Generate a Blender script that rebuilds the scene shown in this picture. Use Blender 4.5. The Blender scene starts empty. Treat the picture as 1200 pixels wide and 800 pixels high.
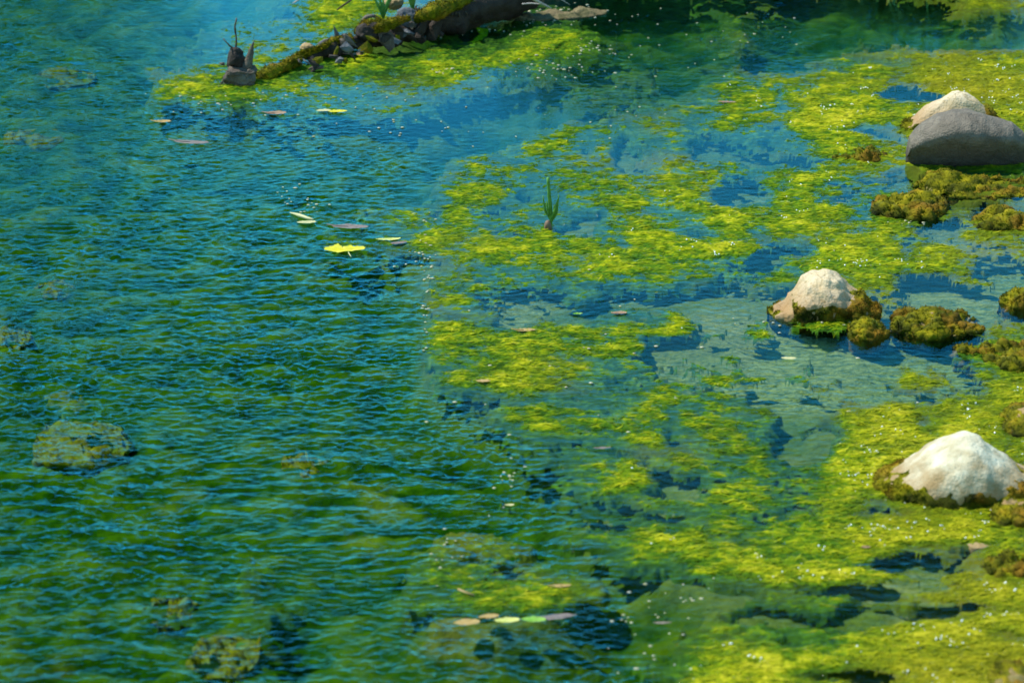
import bpy, math, random
import numpy as np
from mathutils import Vector
R = math.radians
scene = bpy.context.scene
C = scene.collection
random.seed(7)
RNG = np.random.default_rng(11)

# ------------------------------------------------------------------ camera
CAM_H, PITCH, LENS = 3.6, R(20.0), 127.0
CAM_Y = -CAM_H / math.tan(PITCH)
cam_d = bpy.data.cameras.new('camera')
cam = bpy.data.objects.new('camera', cam_d); C.objects.link(cam)
cam.location = (0, CAM_Y, CAM_H)
cam.rotation_euler = (math.pi / 2 - PITCH, 0, 0)
cam_d.sensor_width = 36; cam_d.lens = LENS
cam_d.clip_start = 0.1; cam_d.clip_end = 500
cam_d.dof.use_dof = True; cam_d.dof.focus_distance = 11.6; cam_d.dof.aperture_fstop = 4.5
scene.camera = cam
# ------------------------------------------------------------------ sky and sun
SUN_DIR = Vector((-0.62, 0.22, 1.0)).normalized()
sun_el = math.asin(SUN_DIR.z)
sun_rot = math.atan2(SUN_DIR.x, SUN_DIR.y)
world = bpy.data.worlds.new('World'); scene.world = world; world.use_nodes = True
wn = world.node_tree; wn.nodes.clear()
wo = wn.nodes.new('ShaderNodeOutputWorld'); wb = wn.nodes.new('ShaderNodeBackground')
sky = wn.nodes.new('ShaderNodeTexSky'); sky.sky_type = 'NISHITA'; sky.sun_disc = False
sky.sun_elevation = sun_el; sky.sun_rotation = sun_rot
sky.ozone_density = 4.0; sky.air_density = 1.3; sky.dust_density = 0.0; sky.altitude = 0
hs = wn.nodes.new('ShaderNodeHueSaturation'); hs.inputs['Saturation'].default_value = 1.25; hs.inputs['Hue'].default_value = 0.48
wb.inputs['Strength'].default_value = 0.15
wn.links.new(sky.outputs[0], hs.inputs['Color']); wn.links.new(hs.outputs[0], wb.inputs['Color'])
wn.links.new(wb.outputs[0], wo.inputs['Surface'])
sl = bpy.data.lights.new('sun', 'SUN'); sl.energy = 4.5; sl.angle = R(0.5); sl.color = (1.0, 0.95, 0.84)
so = bpy.data.objects.new('sun', sl); C.objects.link(so)
so.rotation_euler = (-SUN_DIR).to_track_quat('-Z', 'Y').to_euler()
so.location = (-4, 4, 10)
scene.view_settings.view_transform = 'Standard'; scene.view_settings.look = 'None'
scene.view_settings.exposure = 0.58; scene.view_settings.gamma = 1.0
scene.cycles.transparent_max_bounces = 16
scene.cycles.max_bounces = 6

# ------------------------------------------------------------------ helpers
K = 36 / LENS / 1200
FW = np.array([0, math.cos(PITCH), -math.sin(PITCH)]); UPV = np.array([0, math.sin(PITCH), math.cos(PITCH)])
def at(u, v, z=0.0):
    d = FW + np.array([1.0, 0, 0]) * (u - 600) * K - UPV * (v - 400) * K
    t = (z - CAM_H) / d[2]
    return Vector((d[0] * t, CAM_Y + d[1] * t, z))
def pxs(u, v):                       # metres per photo pixel there
    p = at(u, v); return (p - Vector((0, CAM_Y, CAM_H))).length * K
def proj(X, Y, Z=0.0):
    dy = Y - CAM_Y; dz = Z - CAM_H
    dep = dy * FW[1] + dz * FW[2]
    return 600 + X / dep / K, 400 - (dy * UPV[1] + dz * UPV[2]) / dep / K

PERM = RNG.permutation(4096).astype(np.int64)
def _h(ix, iy, iz=0):
    return PERM[(PERM[(PERM[ix & 4095] + iy) & 4095] + iz) & 4095]
def noise2(x, y):
    x = np.asarray(x, float) + 517.3; y = np.asarray(y, float) + 813.7
    xi = np.floor(x).astype(np.int64); yi = np.floor(y).astype(np.int64)
    xf = x - xi; yf = y - yi
    u = xf * xf * xf * (xf * (xf * 6 - 15) + 10); v = yf * yf * yf * (yf * (yf * 6 - 15) + 10)
    def g(ax, ay, fx, fy):
        a = _h(ax, ay) * (2 * math.pi / 4096)
        return np.cos(a) * fx + np.sin(a) * fy
    a = g(xi, yi, xf, yf); b = g(xi + 1, yi, xf - 1, yf); c = g(xi, yi + 1, xf, yf - 1); d = g(xi + 1, yi + 1, xf - 1, yf - 1)
    return (a + (b - a) * u + ((c + (d - c) * u) - (a + (b - a) * u)) * v) * 1.5
def fbm2(x, y, o=4, gain=0.5):
    s = 0; a = 1; t = 0
    for i in range(o):
        s = s + a * noise2(x + 31.7 * i, y - 17.3 * i); t += a; x = x * 2.03; y = y * 2.03; a *= gain
    return s / t * 1.5
def noise3(p):
    p = p + 311.7
    i = np.floor(p).astype(np.int64); f = p - i; w = f * f * (3 - 2 * f)
    def val(dx, dy, dz): return _h(i[:, 0] + dx, i[:, 1] + dy, i[:, 2] + dz) / 2047.5 - 1
    c = [[[val(a, b, d) for d in (0, 1)] for b in (0, 1)] for a in (0, 1)]
    l = lambda A, B, t: A + (B - A) * t
    return l(l(l(c[0][0][0], c[1][0][0], w[:, 0]), l(c[0][1][0], c[1][1][0], w[:, 0]), w[:, 1]),
             l(l(c[0][0][1], c[1][0][1], w[:, 0]), l(c[0][1][1], c[1][1][1], w[:, 0]), w[:, 1]), w[:, 2])
def fbm3(p, o=4, gain=0.5):
    s = 0; a = 1; t = 0
    for k in range(o):
        s = s + a * noise3(p + 13.1 * k); t += a; p = p * 2.1; a *= gain
    return s / t * 1.3
def sstep(a, b, x): t = np.clip((x - a) / (b - a), 0, 1); return t * t * (3 - 2 * t)

def mesh_np(name, verts, faces, smooth=True):      # faces: (n,3) or (n,4) array or list of arrays
    me = bpy.data.meshes.new(name)
    fl = faces if isinstance(faces, list) else [faces]
    fl = [np.asarray(f, np.int32) for f in fl if len(f)]
    nl = sum(f.size for f in fl); nf = sum(len(f) for f in fl)
    me.vertices.add(len(verts)); me.loops.add(nl); me.polygons.add(nf)
    me.vertices.foreach_set('co', np.asarray(verts, np.float32).ravel())
    me.loops.foreach_set('vertex_index', np.concatenate([f.ravel() for f in fl]))
    tot = np.concatenate([np.full(len(f), f.shape[1], np.int32) for f in fl])
    st = np.concatenate([[0], np.cumsum(tot)[:-1]]).astype(np.int32)
    me.polygons.foreach_set('loop_start', st)
    me.polygons.foreach_set('use_smooth', np.full(nf, smooth))
    me.update(calc_edges=True); me.validate()
    return me
def attr(me, name, data):
    a = me.attributes.new(name, 'FLOAT', 'POINT'); a.data.foreach_set('value', np.asarray(data, np.float32))
def link(name, me, mat, parent=None, loc=None):
    o = bpy.data.objects.new(name, me); C.objects.link(o)
    if mat and not me.materials: me.materials.append(mat)
    if parent: o.parent = parent
    if loc is not None: o.location = loc
    return o
def tag(o, label=None, cat=None, group=None, kind=None):
    if label: o['label'] = label
    if cat: o['category'] = cat
    if group: o['group'] = group
    if kind: o['kind'] = kind
    return o
def empty(name, loc, label, cat, group=None):
    o = bpy.data.objects.new(name, None); C.objects.link(o); o.location = loc; o.empty_display_size = 0.05
    return tag(o, label, cat, group)
def grid_faces(nr, nc, keep=None):
    i = np.arange(nr * nc).reshape(nr, nc)
    q = np.stack([i[:-1, :-1], i[:-1, 1:], i[1:, 1:], i[1:, :-1]], -1).reshape(-1, 4)
    return q if keep is None else q[keep.ravel()]
def compact(v, f, *arrs):
    used = np.zeros(len(v), bool); used[f.ravel()] = True
    m = np.cumsum(used) - 1
    return [v[used], m[f]] + [a[used] for a in arrs]

# ------------------------------------------------------------------ node helpers
class NT:
    def __init__(s, name):
        s.m = bpy.data.materials.new(name); s.m.use_nodes = True; s.t = s.m.node_tree; s.t.nodes.clear()
        s.out = s.n('ShaderNodeOutputMaterial'); s.pos = s.n('ShaderNodeTexCoord').outputs['Object']
    def n(s, k, **kw):
        x = s.t.nodes.new(k)
        for a, b in kw.items(): setattr(x, a, b)
        return x
    def l(s, a, b): s.t.links.new(a, b)
    def setin(s, x, k, v):
        if hasattr(v, 'is_linked') or isinstance(v, bpy.types.NodeSocket): s.l(v, x.inputs[k])
        else: x.inputs[k].default_value = v
    def noise(s, scale, detail=4, rough=0.55, vec=None, dist=0.0):
        x = s.n('ShaderNodeTexNoise'); x.inputs['Scale'].default_value = scale; x.inputs['Detail'].default_value = detail
        x.inputs['Roughness'].default_value = rough; x.inputs['Distortion'].default_value = dist
        s.l(vec or s.pos, x.inputs['Vector']); return x.outputs['Fac']
    def vor(s, scale, vec=None, feat='F1'):
        x = s.n('ShaderNodeTexVoronoi'); x.feature = feat; x.inputs['Scale'].default_value = scale
        s.l(vec or s.pos, x.inputs['Vector']); return x.outputs['Distance']
    def map(s, sc, rot=(0, 0, 0)):
        x = s.n('ShaderNodeMapping'); x.inputs['Scale'].default_value = sc; x.inputs['Rotation'].default_value = rot
        s.l(s.pos, x.inputs['Vector']); return x.outputs[0]
    def ramp(s, fac, stops):
        x = s.n('ShaderNodeValToRGB'); e = x.color_ramp.elements
        while len(e) < len(stops): e.new(0.5)
        for k, (p, c) in enumerate(stops):
            e[k].position = p; e[k].color = (*c, 1) if len(c) == 3 else c
        s.l(fac, x.inputs[0]); return x.outputs[0]
    def mixc(s, f, a, b, mode='MIX'):
        x = s.n('ShaderNodeMix', data_type='RGBA', blend_type=mode)
        for k, v in ((0, f), (6, a), (7, b)):
            if isinstance(v, tuple) and len(v) == 3: v = (*v, 1)
            s.setin(x, k, v)
        return x.outputs[2]
    def math(s, op, a, b=0.5, c=None, clamp=False):
        x = s.n('ShaderNodeMath', operation=op, use_clamp=clamp); s.setin(x, 0, a); s.setin(x, 1, b)
        if c is not None: s.setin(x, 2, c)
        return x.outputs[0]
    def attr(s, name): return s.n('ShaderNodeAttribute', attribute_name=name).outputs['Fac']
    def bump(s, h, strength=0.5, dist=0.01, normal=None):
        x = s.n('ShaderNodeBump'); x.inputs['Distance'].default_value = dist
        s.setin(x, 'Strength', strength); s.l(h, x.inputs['Height'])
        if normal: s.l(normal, x.inputs['Normal'])
        return x.outputs[0]
    def bsdf(s, col, rough=0.6, normal=None, spec=0.5, sub=0.0, coat=0.0):
        x = s.n('ShaderNodeBsdfPrincipled')
        s.setin(x, 'Base Color', (*col, 1) if isinstance(col, tuple) else col); s.setin(x, 'Roughness', rough)
        x.inputs['Specular IOR Level'].default_value = spec
        if coat: x.inputs['Coat Weight'].default_value = coat; x.inputs['Coat Roughness'].default_value = 0.12
        if normal:
            s.l(normal, x.inputs['Normal'])
            if coat: s.l(normal, x.inputs['Coat Normal'])
        return x.outputs[0]
    def done(s, sh): s.l(sh, s.out.inputs['Surface']); return s.m

# ---- materials
def mat_algae():
    t = NT('wet_algae'); em = t.attr('em'); ol = t.attr('olive')
    n1 = t.noise(60, 5, 0.65, t.map((0.55, 1, 1), (0, 0, 0.12))); n2 = t.noise(11, 3, 0.5)
    f = t.math('ADD', em, t.math('MULTIPLY', t.math('SUBTRACT', n1, 0.5), 1.3))
    f = t.math('ADD', f, t.math('MULTIPLY', t.math('SUBTRACT', n2, 0.5), 0.8), clamp=True)
    c = t.ramp(f, [(0.0, (0.02, 0.07, 0.008)), (0.3, (0.06, 0.16, 0.008)), (0.55, (0.17, 0.25, 0.004)), (0.8, (0.38, 0.40, 0.006)), (1.0, (0.58, 0.54, 0.03))])
    c = t.mixc(t.math('MULTIPLY', ol, 0.65), c, (0.26, 0.22, 0.01))
    sp = t.noise(170, 2, 0.5)
    c = t.mixc(t.ramp(sp, [(0.70, (0, 0, 0)), (0.78, (0.6, 0.6, 0.6))]), c, (0.05, 0.05, 0.01))
    h = t.math('ADD', t.noise(140, 4, 0.7), t.math('MULTIPLY', t.vor(90), 0.6))
    b = t.bump(h, 0.7, 0.004)
    s1 = t.bsdf(c, 0.65, b, 0.03, coat=0.05)
    wet = t.ramp(t.noise(75, 2, 0.5), [(0.64, (0, 0, 0)), (0.70, (1, 1, 1))])
    cw = [n for n in t.t.nodes if n.type == 'BSDF_PRINCIPLED'][-1]; t.l(wet, cw.inputs['Coat Weight']); t.l(t.bump(t.noise(260, 2, 0.5), 1.0, 0.008), cw.inputs['Coat Normal'])
    tr = t.n('ShaderNodeBsdfTranslucent'); t.l(t.mixc(0.5, c, (0.6, 0.75, 0.03)), tr.inputs[0]); t.l(b, tr.inputs['Normal'])
    mx = t.n('ShaderNodeMixShader'); mx.inputs[0].default_value = 0.22; t.l(s1, mx.inputs[1]); t.l(tr.outputs[0], mx.inputs[2])
    return t.done(mx.outputs[0])
def mat_moss():
    t = NT('moss'); em = t.attr('em')
    n = t.noise(45, 5, 0.7); n2 = t.noise(9, 3, 0.5)
    f = t.math('ADD', t.math('MULTIPLY', em, 0.55), t.math('MULTIPLY', n, 0.55), clamp=True)
    c = t.ramp(f, [(0.25, (0.010, 0.014, 0.001)), (0.5, (0.065, 0.070, 0.002)), (0.75, (0.22, 0.20, 0.003)), (0.95, (0.44, 0.32, 0.01))])
    c = t.mixc(t.ramp(n2, [(0.5, (0, 0, 0)), (0.68, (0.75, 0.75, 0.75))]), c, (0.30, 0.15, 0.012))
    b = t.bump(t.noise(160, 4, 0.75), 1.0, 0.008)
    return t.done(t.bsdf(c, 0.6, b, 0.08))
def mat_rock(name, a, b_, stain_shade, stain_shade_z=0.06, dark=(0.1, 0.09, 0.07), rough=0.75):
    t = NT(name)
    sep = t.n('ShaderNodeSeparateXYZ'); t.l(t.pos, sep.inputs[0])
    n = t.noise(14, 6, 0.6); n2 = t.noise(75, 5, 0.75); n3 = t.noise(220, 2, 0.6)
    c = t.mixc(t.ramp(n, [(0.35, (0, 0, 0)), (0.65, (1, 1, 1))]), a, b_)
    c = t.mixc(t.ramp(n2, [(0.52, (0, 0, 0)), (0.68, (0.8, 0.8, 0.8))]), c, dark)
    cr = t.vor(9, t.map((1, 1, 1.6), (0.3, 0.2, 0)), 'DISTANCE_TO_EDGE'); ck = t.math('LESS_THAN', t.math('ADD', cr, t.math('MULTIPLY', n2, 0.05)), 0.038)
    c = t.mixc(t.math('MULTIPLY', ck, 0.5), c, dark)
    c = t.mixc(t.ramp(n3, [(0.62, (0, 0, 0)), (0.75, (0.5, 0.5, 0.5))]), c, tuple(min(1, x * 1.5) for x in a))
    zz = t.math('ADD', sep.outputs[2], t.math('MULTIPLY', t.math('SUBTRACT', n, 0.5), -0.12))
    zf = t.n('ShaderNodeMapRange'); t.l(zz, zf.inputs[0]); zf.inputs[1].default_value = stain_shade_z; zf.inputs[2].default_value = stain_shade_z * 0.2
    c = t.mixc(t.math('MULTIPLY', zf.outputs[0], 0.8), c, stain_shade)
    h = t.math('ADD', t.noise(60, 6, 0.7), t.math('MULTIPLY', t.vor(130), 0.35)); h = t.math('ADD', h, t.math('MULTIPLY', t.noise(18, 3, 0.6), 0.8))
    return t.done(t.bsdf(c, rough, t.bump(h, 0.7, 0.008), 0.35))
def mat_flat(name, col, col2, rough=0.5, sc=40, spec=0.4, trans=0.0):
    t = NT(name); c = t.mixc(t.ramp(t.noise(sc, 4, 0.6), [(0.35, (0, 0, 0)), (0.7, (1, 1, 1))]), col, col2)
    b = t.bump(t.noise(sc * 3, 3, 0.6), 0.4, 0.004)
    s = t.bsdf(c, rough, b, spec)
    if trans:
        tr = t.n('ShaderNodeBsdfTranslucent'); t.l(c, tr.inputs[0]); mx = t.n('ShaderNodeMixShader'); mx.inputs[0].default_value = trans
        t.l(s, mx.inputs[1]); t.l(tr.outputs[0], mx.inputs[2]); s = mx.outputs[0]
    return t.done(s)
def mat_water():
    t = NT('water'); rip = t.attr('rip')
    m1 = t.map((1.0, 1.5, 1), (0, 0, R(6))); m2 = t.map((1.2, 1.0, 1), (0, 0, R(-28)))
    h = t.math('ADD', t.noise(38, 3, 0.55, m1, 0.6), t.math('MULTIPLY', t.noise(70, 3, 0.5, m2, 0.3), 0.45))
    b = t.bump(h, t.math('ADD', t.math('MULTIPLY', rip, 0.25), 0.02), 0.010)
    fr = t.n('ShaderNodeFresnel'); fr.inputs[0].default_value = 1.45; t.l(b, fr.inputs['Normal'])
    gl = t.n('ShaderNodeBsdfGlossy'); gl.inputs['Roughness'].default_value = 0.015; t.l(b, gl.inputs['Normal'])
    gl.inputs['Color'].default_value = (0.14, 0.77, 1, 1)
    tp = t.n('ShaderNodeBsdfTransparent'); tp.inputs[0].default_value = (1, 1, 1, 1)
    mx = t.n('ShaderNodeMixShader'); t.l(t.math('MINIMUM', t.math('MULTIPLY_ADD', fr.outputs[0], 2.1, -0.232, clamp=True), 0.40), mx.inputs[0]); t.l(tp.outputs[0], mx.inputs[1]); t.l(gl.outputs[0], mx.inputs[2])
    va = t.n('ShaderNodeVolumeAbsorption'); va.inputs['Color'].default_value = (0.36, 0.85, 0.15, 1); va.inputs['Density'].default_value = 3.0
    t.l(va.outputs[0], t.out.inputs['Volume'])
    t.m.cycles.homogeneous_volume = True
    return t.done(mx.outputs[0])
def mat_bed():
    t = NT('stream_bed'); si = t.attr('silt'); em = t.attr('em')
    n = t.noise(16, 5, 0.65); n2 = t.noise(3.0, 3, 0.5)
    weed = t.ramp(t.math('ADD', t.math('MULTIPLY', n, 0.7), t.math('MULTIPLY', em, 0.4)), [(0.28, (0.003, 0.010, 0.0005)), (0.5, (0.015, 0.055, 0.001)), (0.72, (0.09, 0.12, 0.002))])
    weed = t.mixc(t.ramp(n2, [(0.62, (0, 0, 0)), (0.75, (0.5, 0.5, 0.5))]), weed, (0.35, 0.25, 0.05))
    silt = t.mixc(t.ramp(t.noise(34, 6, 0.75, t.map((0.7, 1.3, 1), (0, 0, 0.3)), 1.2), [(0.36, (0, 0, 0)), (0.64, (1, 1, 1))]), (0.035, 0.07, 0.02), (0.27, 0.27, 0.12))
    sh = t.attr('shoal'); weed = t.mixc(t.math('MULTIPLY', sh, 0.8), weed, t.ramp(t.noise(30, 5, 0.7), [(0.3, (0.03, 0.06, 0.010)), (0.7, (0.12, 0.17, 0.03))]))  # paler bed colour under the mats lightens their cast shadows
    c = t.mixc(si, weed, silt)
    return t.done(t.bsdf(c, 0.9, t.bump(t.noise(40, 5, 0.7), 0.8, 0.02), 0.1))
M = {}
M['algae'] = mat_algae(); M['moss'] = mat_moss(); M['water'] = mat_water(); M['bed'] = mat_bed()
M['weed'] = mat_flat('sunken_weed', (0.10, 0.07, 0.006), (0.26, 0.17, 0.01), 0.8, 60, 0.1)
M['grey'] = mat_rock('grey_boulder_stone', (0.105, 0.085, 0.058), (0.18, 0.15, 0.11), (0.03, 0.022, 0.012), 0.075, (0.07, 0.06, 0.045), 0.7)  # near-black foot: wet band plus the undercut's shade put into the colour
M['cream'] = mat_rock('cream_stone', (0.56, 0.44, 0.25), (0.76, 0.68, 0.50), (0.24, 0.11, 0.015), 0.15, (0.34, 0.25, 0.11))
M['white'] = mat_rock('pale_stone', (0.66, 0.63, 0.46), (0.36, 0.30, 0.17), (0.26, 0.15, 0.04), 0.11, (0.45, 0.38, 0.24))
M['brown'] = mat_rock('brown_stone', (0.24, 0.15, 0.05), (0.36, 0.25, 0.10), (0.14, 0.12, 0.02), 0.03, (0.08, 0.05, 0.02))
M['slate'] = mat_rock('slate_stone', (0.05, 0.052, 0.058), (0.17, 0.18, 0.19), (0.04, 0.04, 0.03), 0.0, (0.05, 0.05, 0.06))
M['bark'] = mat_rock('wet_bark', (0.014, 0.009, 0.006), (0.05, 0.035, 0.022), (0.03, 0.02, 0.012), 0.0, (0.03, 0.02, 0.015))
M['drift'] = mat_rock('grey_driftwood', (0.05, 0.035, 0.025), (0.15, 0.12, 0.085), (0.06, 0.045, 0.03), 0.0, (0.04, 0.03, 0.02))
M['soil'] = mat_rock('bank_soil', (0.03, 0.05, 0.012), (0.015, 0.025, 0.008), (0.02, 0.02, 0.01), 0.0, (0.02, 0.015, 0.01))

# ------------------------------------------------------------------ maps read off the photograph (25 x 20 pixel cells)
ALG = """
0000000000001356 66432000 22210000 11111000 00112554
0000000012233456 64200002 34321100 11411100 00001110
0000000022344445 20003333 66653110 12300000 11111000
0000000012344455 65466566 77431110 11000123 34555666
0000000566555544 55455432 22112330 11445555 66577777
0000000577655444 43344320 10111110 25655567 75347766
0000000001112233 33443000 00002344 45654788 77677777
0000000000000000 00000000 02554355 24653789 53566666
0000000000000000 00000002 36534133 01222367 66666666
0000000000000000 00000354 44345135 44535355 65356666
0000000000000000 00002555 44555547 65336764 33223333
0000000000000000 00023566 13456656 74115653 54322333
0000000000000000 13543544 53215534 56865677 34443222
0000000000000002 00345654 44224575 25647756 56422566
0000000000000001 32466477 66576478 78722278 77366445
0000000000000000 00003544 55557776 55513588 87676523
0000000000000000 00004544 44455453 43356455 76212541
0000000000000000 00004653 23331111 11443445 57631122
0000000000000000 00003332 23213435 32231366 32133122
0000000000000000 00006756 56655557 34353343 21121255
0000000000000000 00005656 66555624 31422222 22111456
0000000000000000 00004555 66654531 32411322 11443156
0011000000000000 00004856 66542354 45452444 23654256
0022100000000000 00000122 34323455 45431003 21235777
0000000000000000 00000002 57565553 54451138 88857875
0000000000000000 00000000 22223562 45431418 88768874
0000000000000000 00000001 22243234 45653328 88888865
0000000000000000 00000000 12345735 54453458 88888866
0000000000000000 00000000 11225643 14554457 77888866
0000000000000000 00000001 11233344 45544446 43466666
0000000000000000 00000001 11111122 46545565 78888865
0000000000000000 00000001 00145676 54455655 88888766
0000000000011000 00001313 00001455 67776666 66233246
0000000000021000 00000334 45420001 46787788 76325636
0000000001020000 00034466 56651000 13335664 32467788
0000000021012000 00033575 66420000 03343435 11453578
0000000001121000 00000000 00000000 14442442 22578888
0000000000000000 00000000 00000011 34543556 78888866
0000000000000000 00000000 00000122 57888888 67887887
0000000000000000 00000000 00000123 78888656 34788877
"""
ALG = np.array([[int(c) for c in r.replace(' ', '')] for r in ALG.strip().split('\n')], float)
ALG[31:36, 19:29] = np.maximum(ALG[31:36, 19:29], np.array([[1, 3, 3, 2, 3, 2, 1, 0, 0, 0], [2, 4, 3.5, 3, 3.8, 3, 2, 1, 0, 0], [3, 4, 4, 4, 4, 4, 4, 3, 2, 0], [3, 4, 5, 5, 5, 5, 5, 5, 3, 1], [2, 4, 5, 5, 5, 5, 5, 5, 2, 0]]))
assert ALG.shape == (40, 48), ALG.shape
BLUR = ALG.copy()
for _ in range(2):
    Pd = np.pad(BLUR, 1, mode='edge'); BLUR = sum(Pd[i:i + 40, j:j + 48] for i in range(3) for j in range(3)) / 9
def samp(Mp, u, v):
    r, c = Mp.shape
    x = np.clip(u / 25 - 0.5, 0, c - 1.001); y = np.clip(v / 20 - 0.5, 0, r - 1.001)
    xi = x.astype(int); yi = y.astype(int); xf = x - xi; yf = y - yi
    xf = xf * xf * (3 - 2 * xf) * 0.5 + xf * 0.5; yf = yf * yf * (3 - 2 * yf) * 0.5 + yf * 0.5
    return (Mp[yi, xi] * (1 - xf) * (1 - yf) + Mp[yi, xi + 1] * xf * (1 - yf) + Mp[yi + 1, xi] * (1 - xf) * yf + Mp[yi + 1, xi + 1] * xf * yf)
def blobs(u, v, L, soft=0.5):
    s = np.zeros_like(u)
    for cx, cy, rx, ry, st in L:
        d = np.sqrt(((u - cx) / rx) ** 2 + ((v - cy) / ry) ** 2)
        s = np.maximum(s, st * (1 - sstep(1 - soft, 1 + soft, d)))
    return s
SILT = [(1000, 395, 190, 52, 1), (1130, 320, 90, 40, .9), (930, 430, 170, 38, 1), (1090, 430, 120, 40, 1), (870, 222, 55, 14, .8), (592, 348, 60, 14, .9), (1110, 290, 120, 34, .8), (870, 305, 60, 28, .7),
        (640, 275, 70, 10, .7), (1100, 340, 100, 34, .9), (900, 372, 90, 14, .8), (780, 390, 90, 12, .6), (1060, 680, 80, 14, .9), (1130, 712, 70, 10, 1),
        (1010, 785, 40, 14, .8), (1060, 655, 70, 10, .6), (540, 250, 70, 8, .6), (1000, 230, 60, 25, .5), (1120, 780, 60, 20, .8), (1150, 600, 60, 30, .6),
        (960, 180, 60, 15, .5), (1060, 112, 60, 14, .7), (590, 675, 60, 30, .5), (900, 590, 200, 40, .45), (1180, 420, 80, 60, .7), (760, 330, 100, 14, .3)]
EDGE_V = [-200, 0, 90, 130, 200, 270, 300, 450, 520, 600, 660, 800, 1000]
EDGE_U = [200, 200, 175, 480, 500, 450, 500, 500, 600, 660, 700, 740, 760]
def ripmap(u, v, X, Y):
    e = np.interp(v, EDGE_V, EDGE_U)
    w = np.where((v > 290) & (v < 460), 12.0, 50.0)
    e = e + 22 * fbm2(X * 2.5, Y * 5, 3)
    left = 1 - sstep(-w, w, u - e)
    edge2 = 110 - (u - 800) * 0.4                                   # the line where the breeze meets the mat, top right
    tr = (1 - sstep(-5, 8, v - edge2)) * sstep(640, 760, u) * (1 - sstep(960, 1010, u)) * 0.6
    r = np.maximum(left, tr)
    r = r * (1 - 0.75 * blobs(u, v, [(560, 140, 110, 45, 1)], 0.5)) * (1 - 0.45 * blobs(u, v, [(230, 40, 110, 70, 1)], 0.6))
    r = r * (1 - 0.6 * blobs(u, v, [(590, 690, 130, 32, 1)], 0.3))
    n = fbm2(X * 1.3, Y * 0.9, 3)
    r = r * (0.95 + 0.55 * n)
    return np.clip(np.maximum(r, 0.13 + 0.10 * fbm2(X * 2 + 9, Y * 2, 2)), 0.03, 1.5)

# ------------------------------------------------------------------ water: a closed body with a rippled top
def lin(*seg):
    out = []
    for a, b, n in seg: out.extend(np.linspace(a, b, n, endpoint=False))
    return np.array(out + [seg[-1][1]])
wx = lin((-9, -2.5, 14), (-2.5, 2.5, 680), (2.5, 9, 14)); wy = lin((-7, -3.0, 8), (-3.0, 0, 400), (0, 4.6, 460), (4.6, 12, 12))
X, Y = np.meshgrid(wx, wy); U, V = proj(X, Y)
inside = sstep(-2.5, -2.3, X) * (1 - sstep(2.3, 2.5, X)) * sstep(-3, -2.8, Y) * (1 - sstep(4.4, 4.6, Y))
RIP = ripmap(U, V, X, Y)
wxp = X + 0.08 * fbm2(X * 3, Y * 3, 2)
yy = Y + 0.09 * fbm2(X * 1.5 + 4, Y * 3, 2) + 0.012 * fbm2(X * 9, Y * 9, 2)
pat = 0.45 + 0.55 * sstep(-0.35, 0.35, fbm2(X * 1.6 + 3, Y * 1.1, 2))
cr = np.clip(0.5 + 0.8 * fbm2(X * 0.9 + 9, Y * 0.8, 2), 0, 1)
w3 = np.clip(0.5 + 1.1 * fbm2(X * 0.7 + 31, Y * 1.5 + 2, 2), 0, 1)
hz = (0.0021 * fbm2(wxp * 11, yy * 28 + 0.8 * X, 2) * cr + 0.0024 * fbm2(wxp * 24 + 5, yy * 58, 2) * (0.5 + 0.6 * w3) + 0.0012 * fbm2(X * 46 + 0.5 * Y, Y * 70, 1)
      + 0.0016 * fbm2((X * 0.8 + Y * 0.6) * 42, (Y * 0.8 - X * 0.6) * 28, 2) * (1 - cr)
      + 0.0030 * fbm2(wxp * 5 + 3, yy * 17, 1) * blobs(U, V, [(250, 580, 330, 70, 1), (350, 350, 200, 60, .7), (120, 780, 160, 40, .8)], .7)) * (1.0 + 0.75 * pat)
Zw = hz * RIP * inside * (1.0 + 0.25 * sstep(100, 500, V))
nr, nc = X.shape
v = np.stack([X, Y, Zw], -1).reshape(-1, 3); f = grid_faces(nr, nc)
WB = -1.2
idx = np.arange(nr * nc).reshape(nr, nc)
rim = np.concatenate([idx[0, :], idx[1:, -1], idx[-1, -2::-1], idx[-2:0:-1, 0]])
bot = v[rim].copy(); bot[:, 2] = WB; b0 = len(v); nb = len(rim)
k = np.arange(nb); side = np.stack([rim, b0 + k, b0 + (k + 1) % nb, np.roll(rim, -1)], -1)
cen = len(v) + nb
v = np.concatenate([v, bot, [[0, 0, WB]]]); cap = np.stack([np.full(nb, cen), b0 + (k + 1) % nb, b0 + k], -1)
me = mesh_np('water', v, [f, side, cap]); attr(me, 'rip', np.concatenate([RIP.ravel(), np.zeros(nb + 1)]))
water = tag(link('water', me, M['water']), kind='structure')

# stones sunk in the rippled water on the left
SUNK = [(42, 128, 70, 5, 'brown', 'orange brown sunken stone with a pale edge in the upper left water'),
        (70, 60, 80, 6, 'brown', 'long yellowish sunken stone near the top left corner'),
        (62, 298, 46, 5, 'slate', 'dark sunken stone at the left under the ripples'),
        (12, 356, 50, 5, 'brown', 'dark brown sunken stone cut by the left edge'),
        (95, 484, 120, 8, 'brown', 'wide brown sunken stone with golden weed at the left'),
        (195, 668, 56, 4, 'slate', 'slate coloured sunken stone in the lower left'),
        (262, 724, 80, 5, 'brown', 'yellow brown sunken stone near the bottom left'),
        (356, 508, 60, 4, 'brown', 'faint orange sunken stone in the middle left')]
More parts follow.
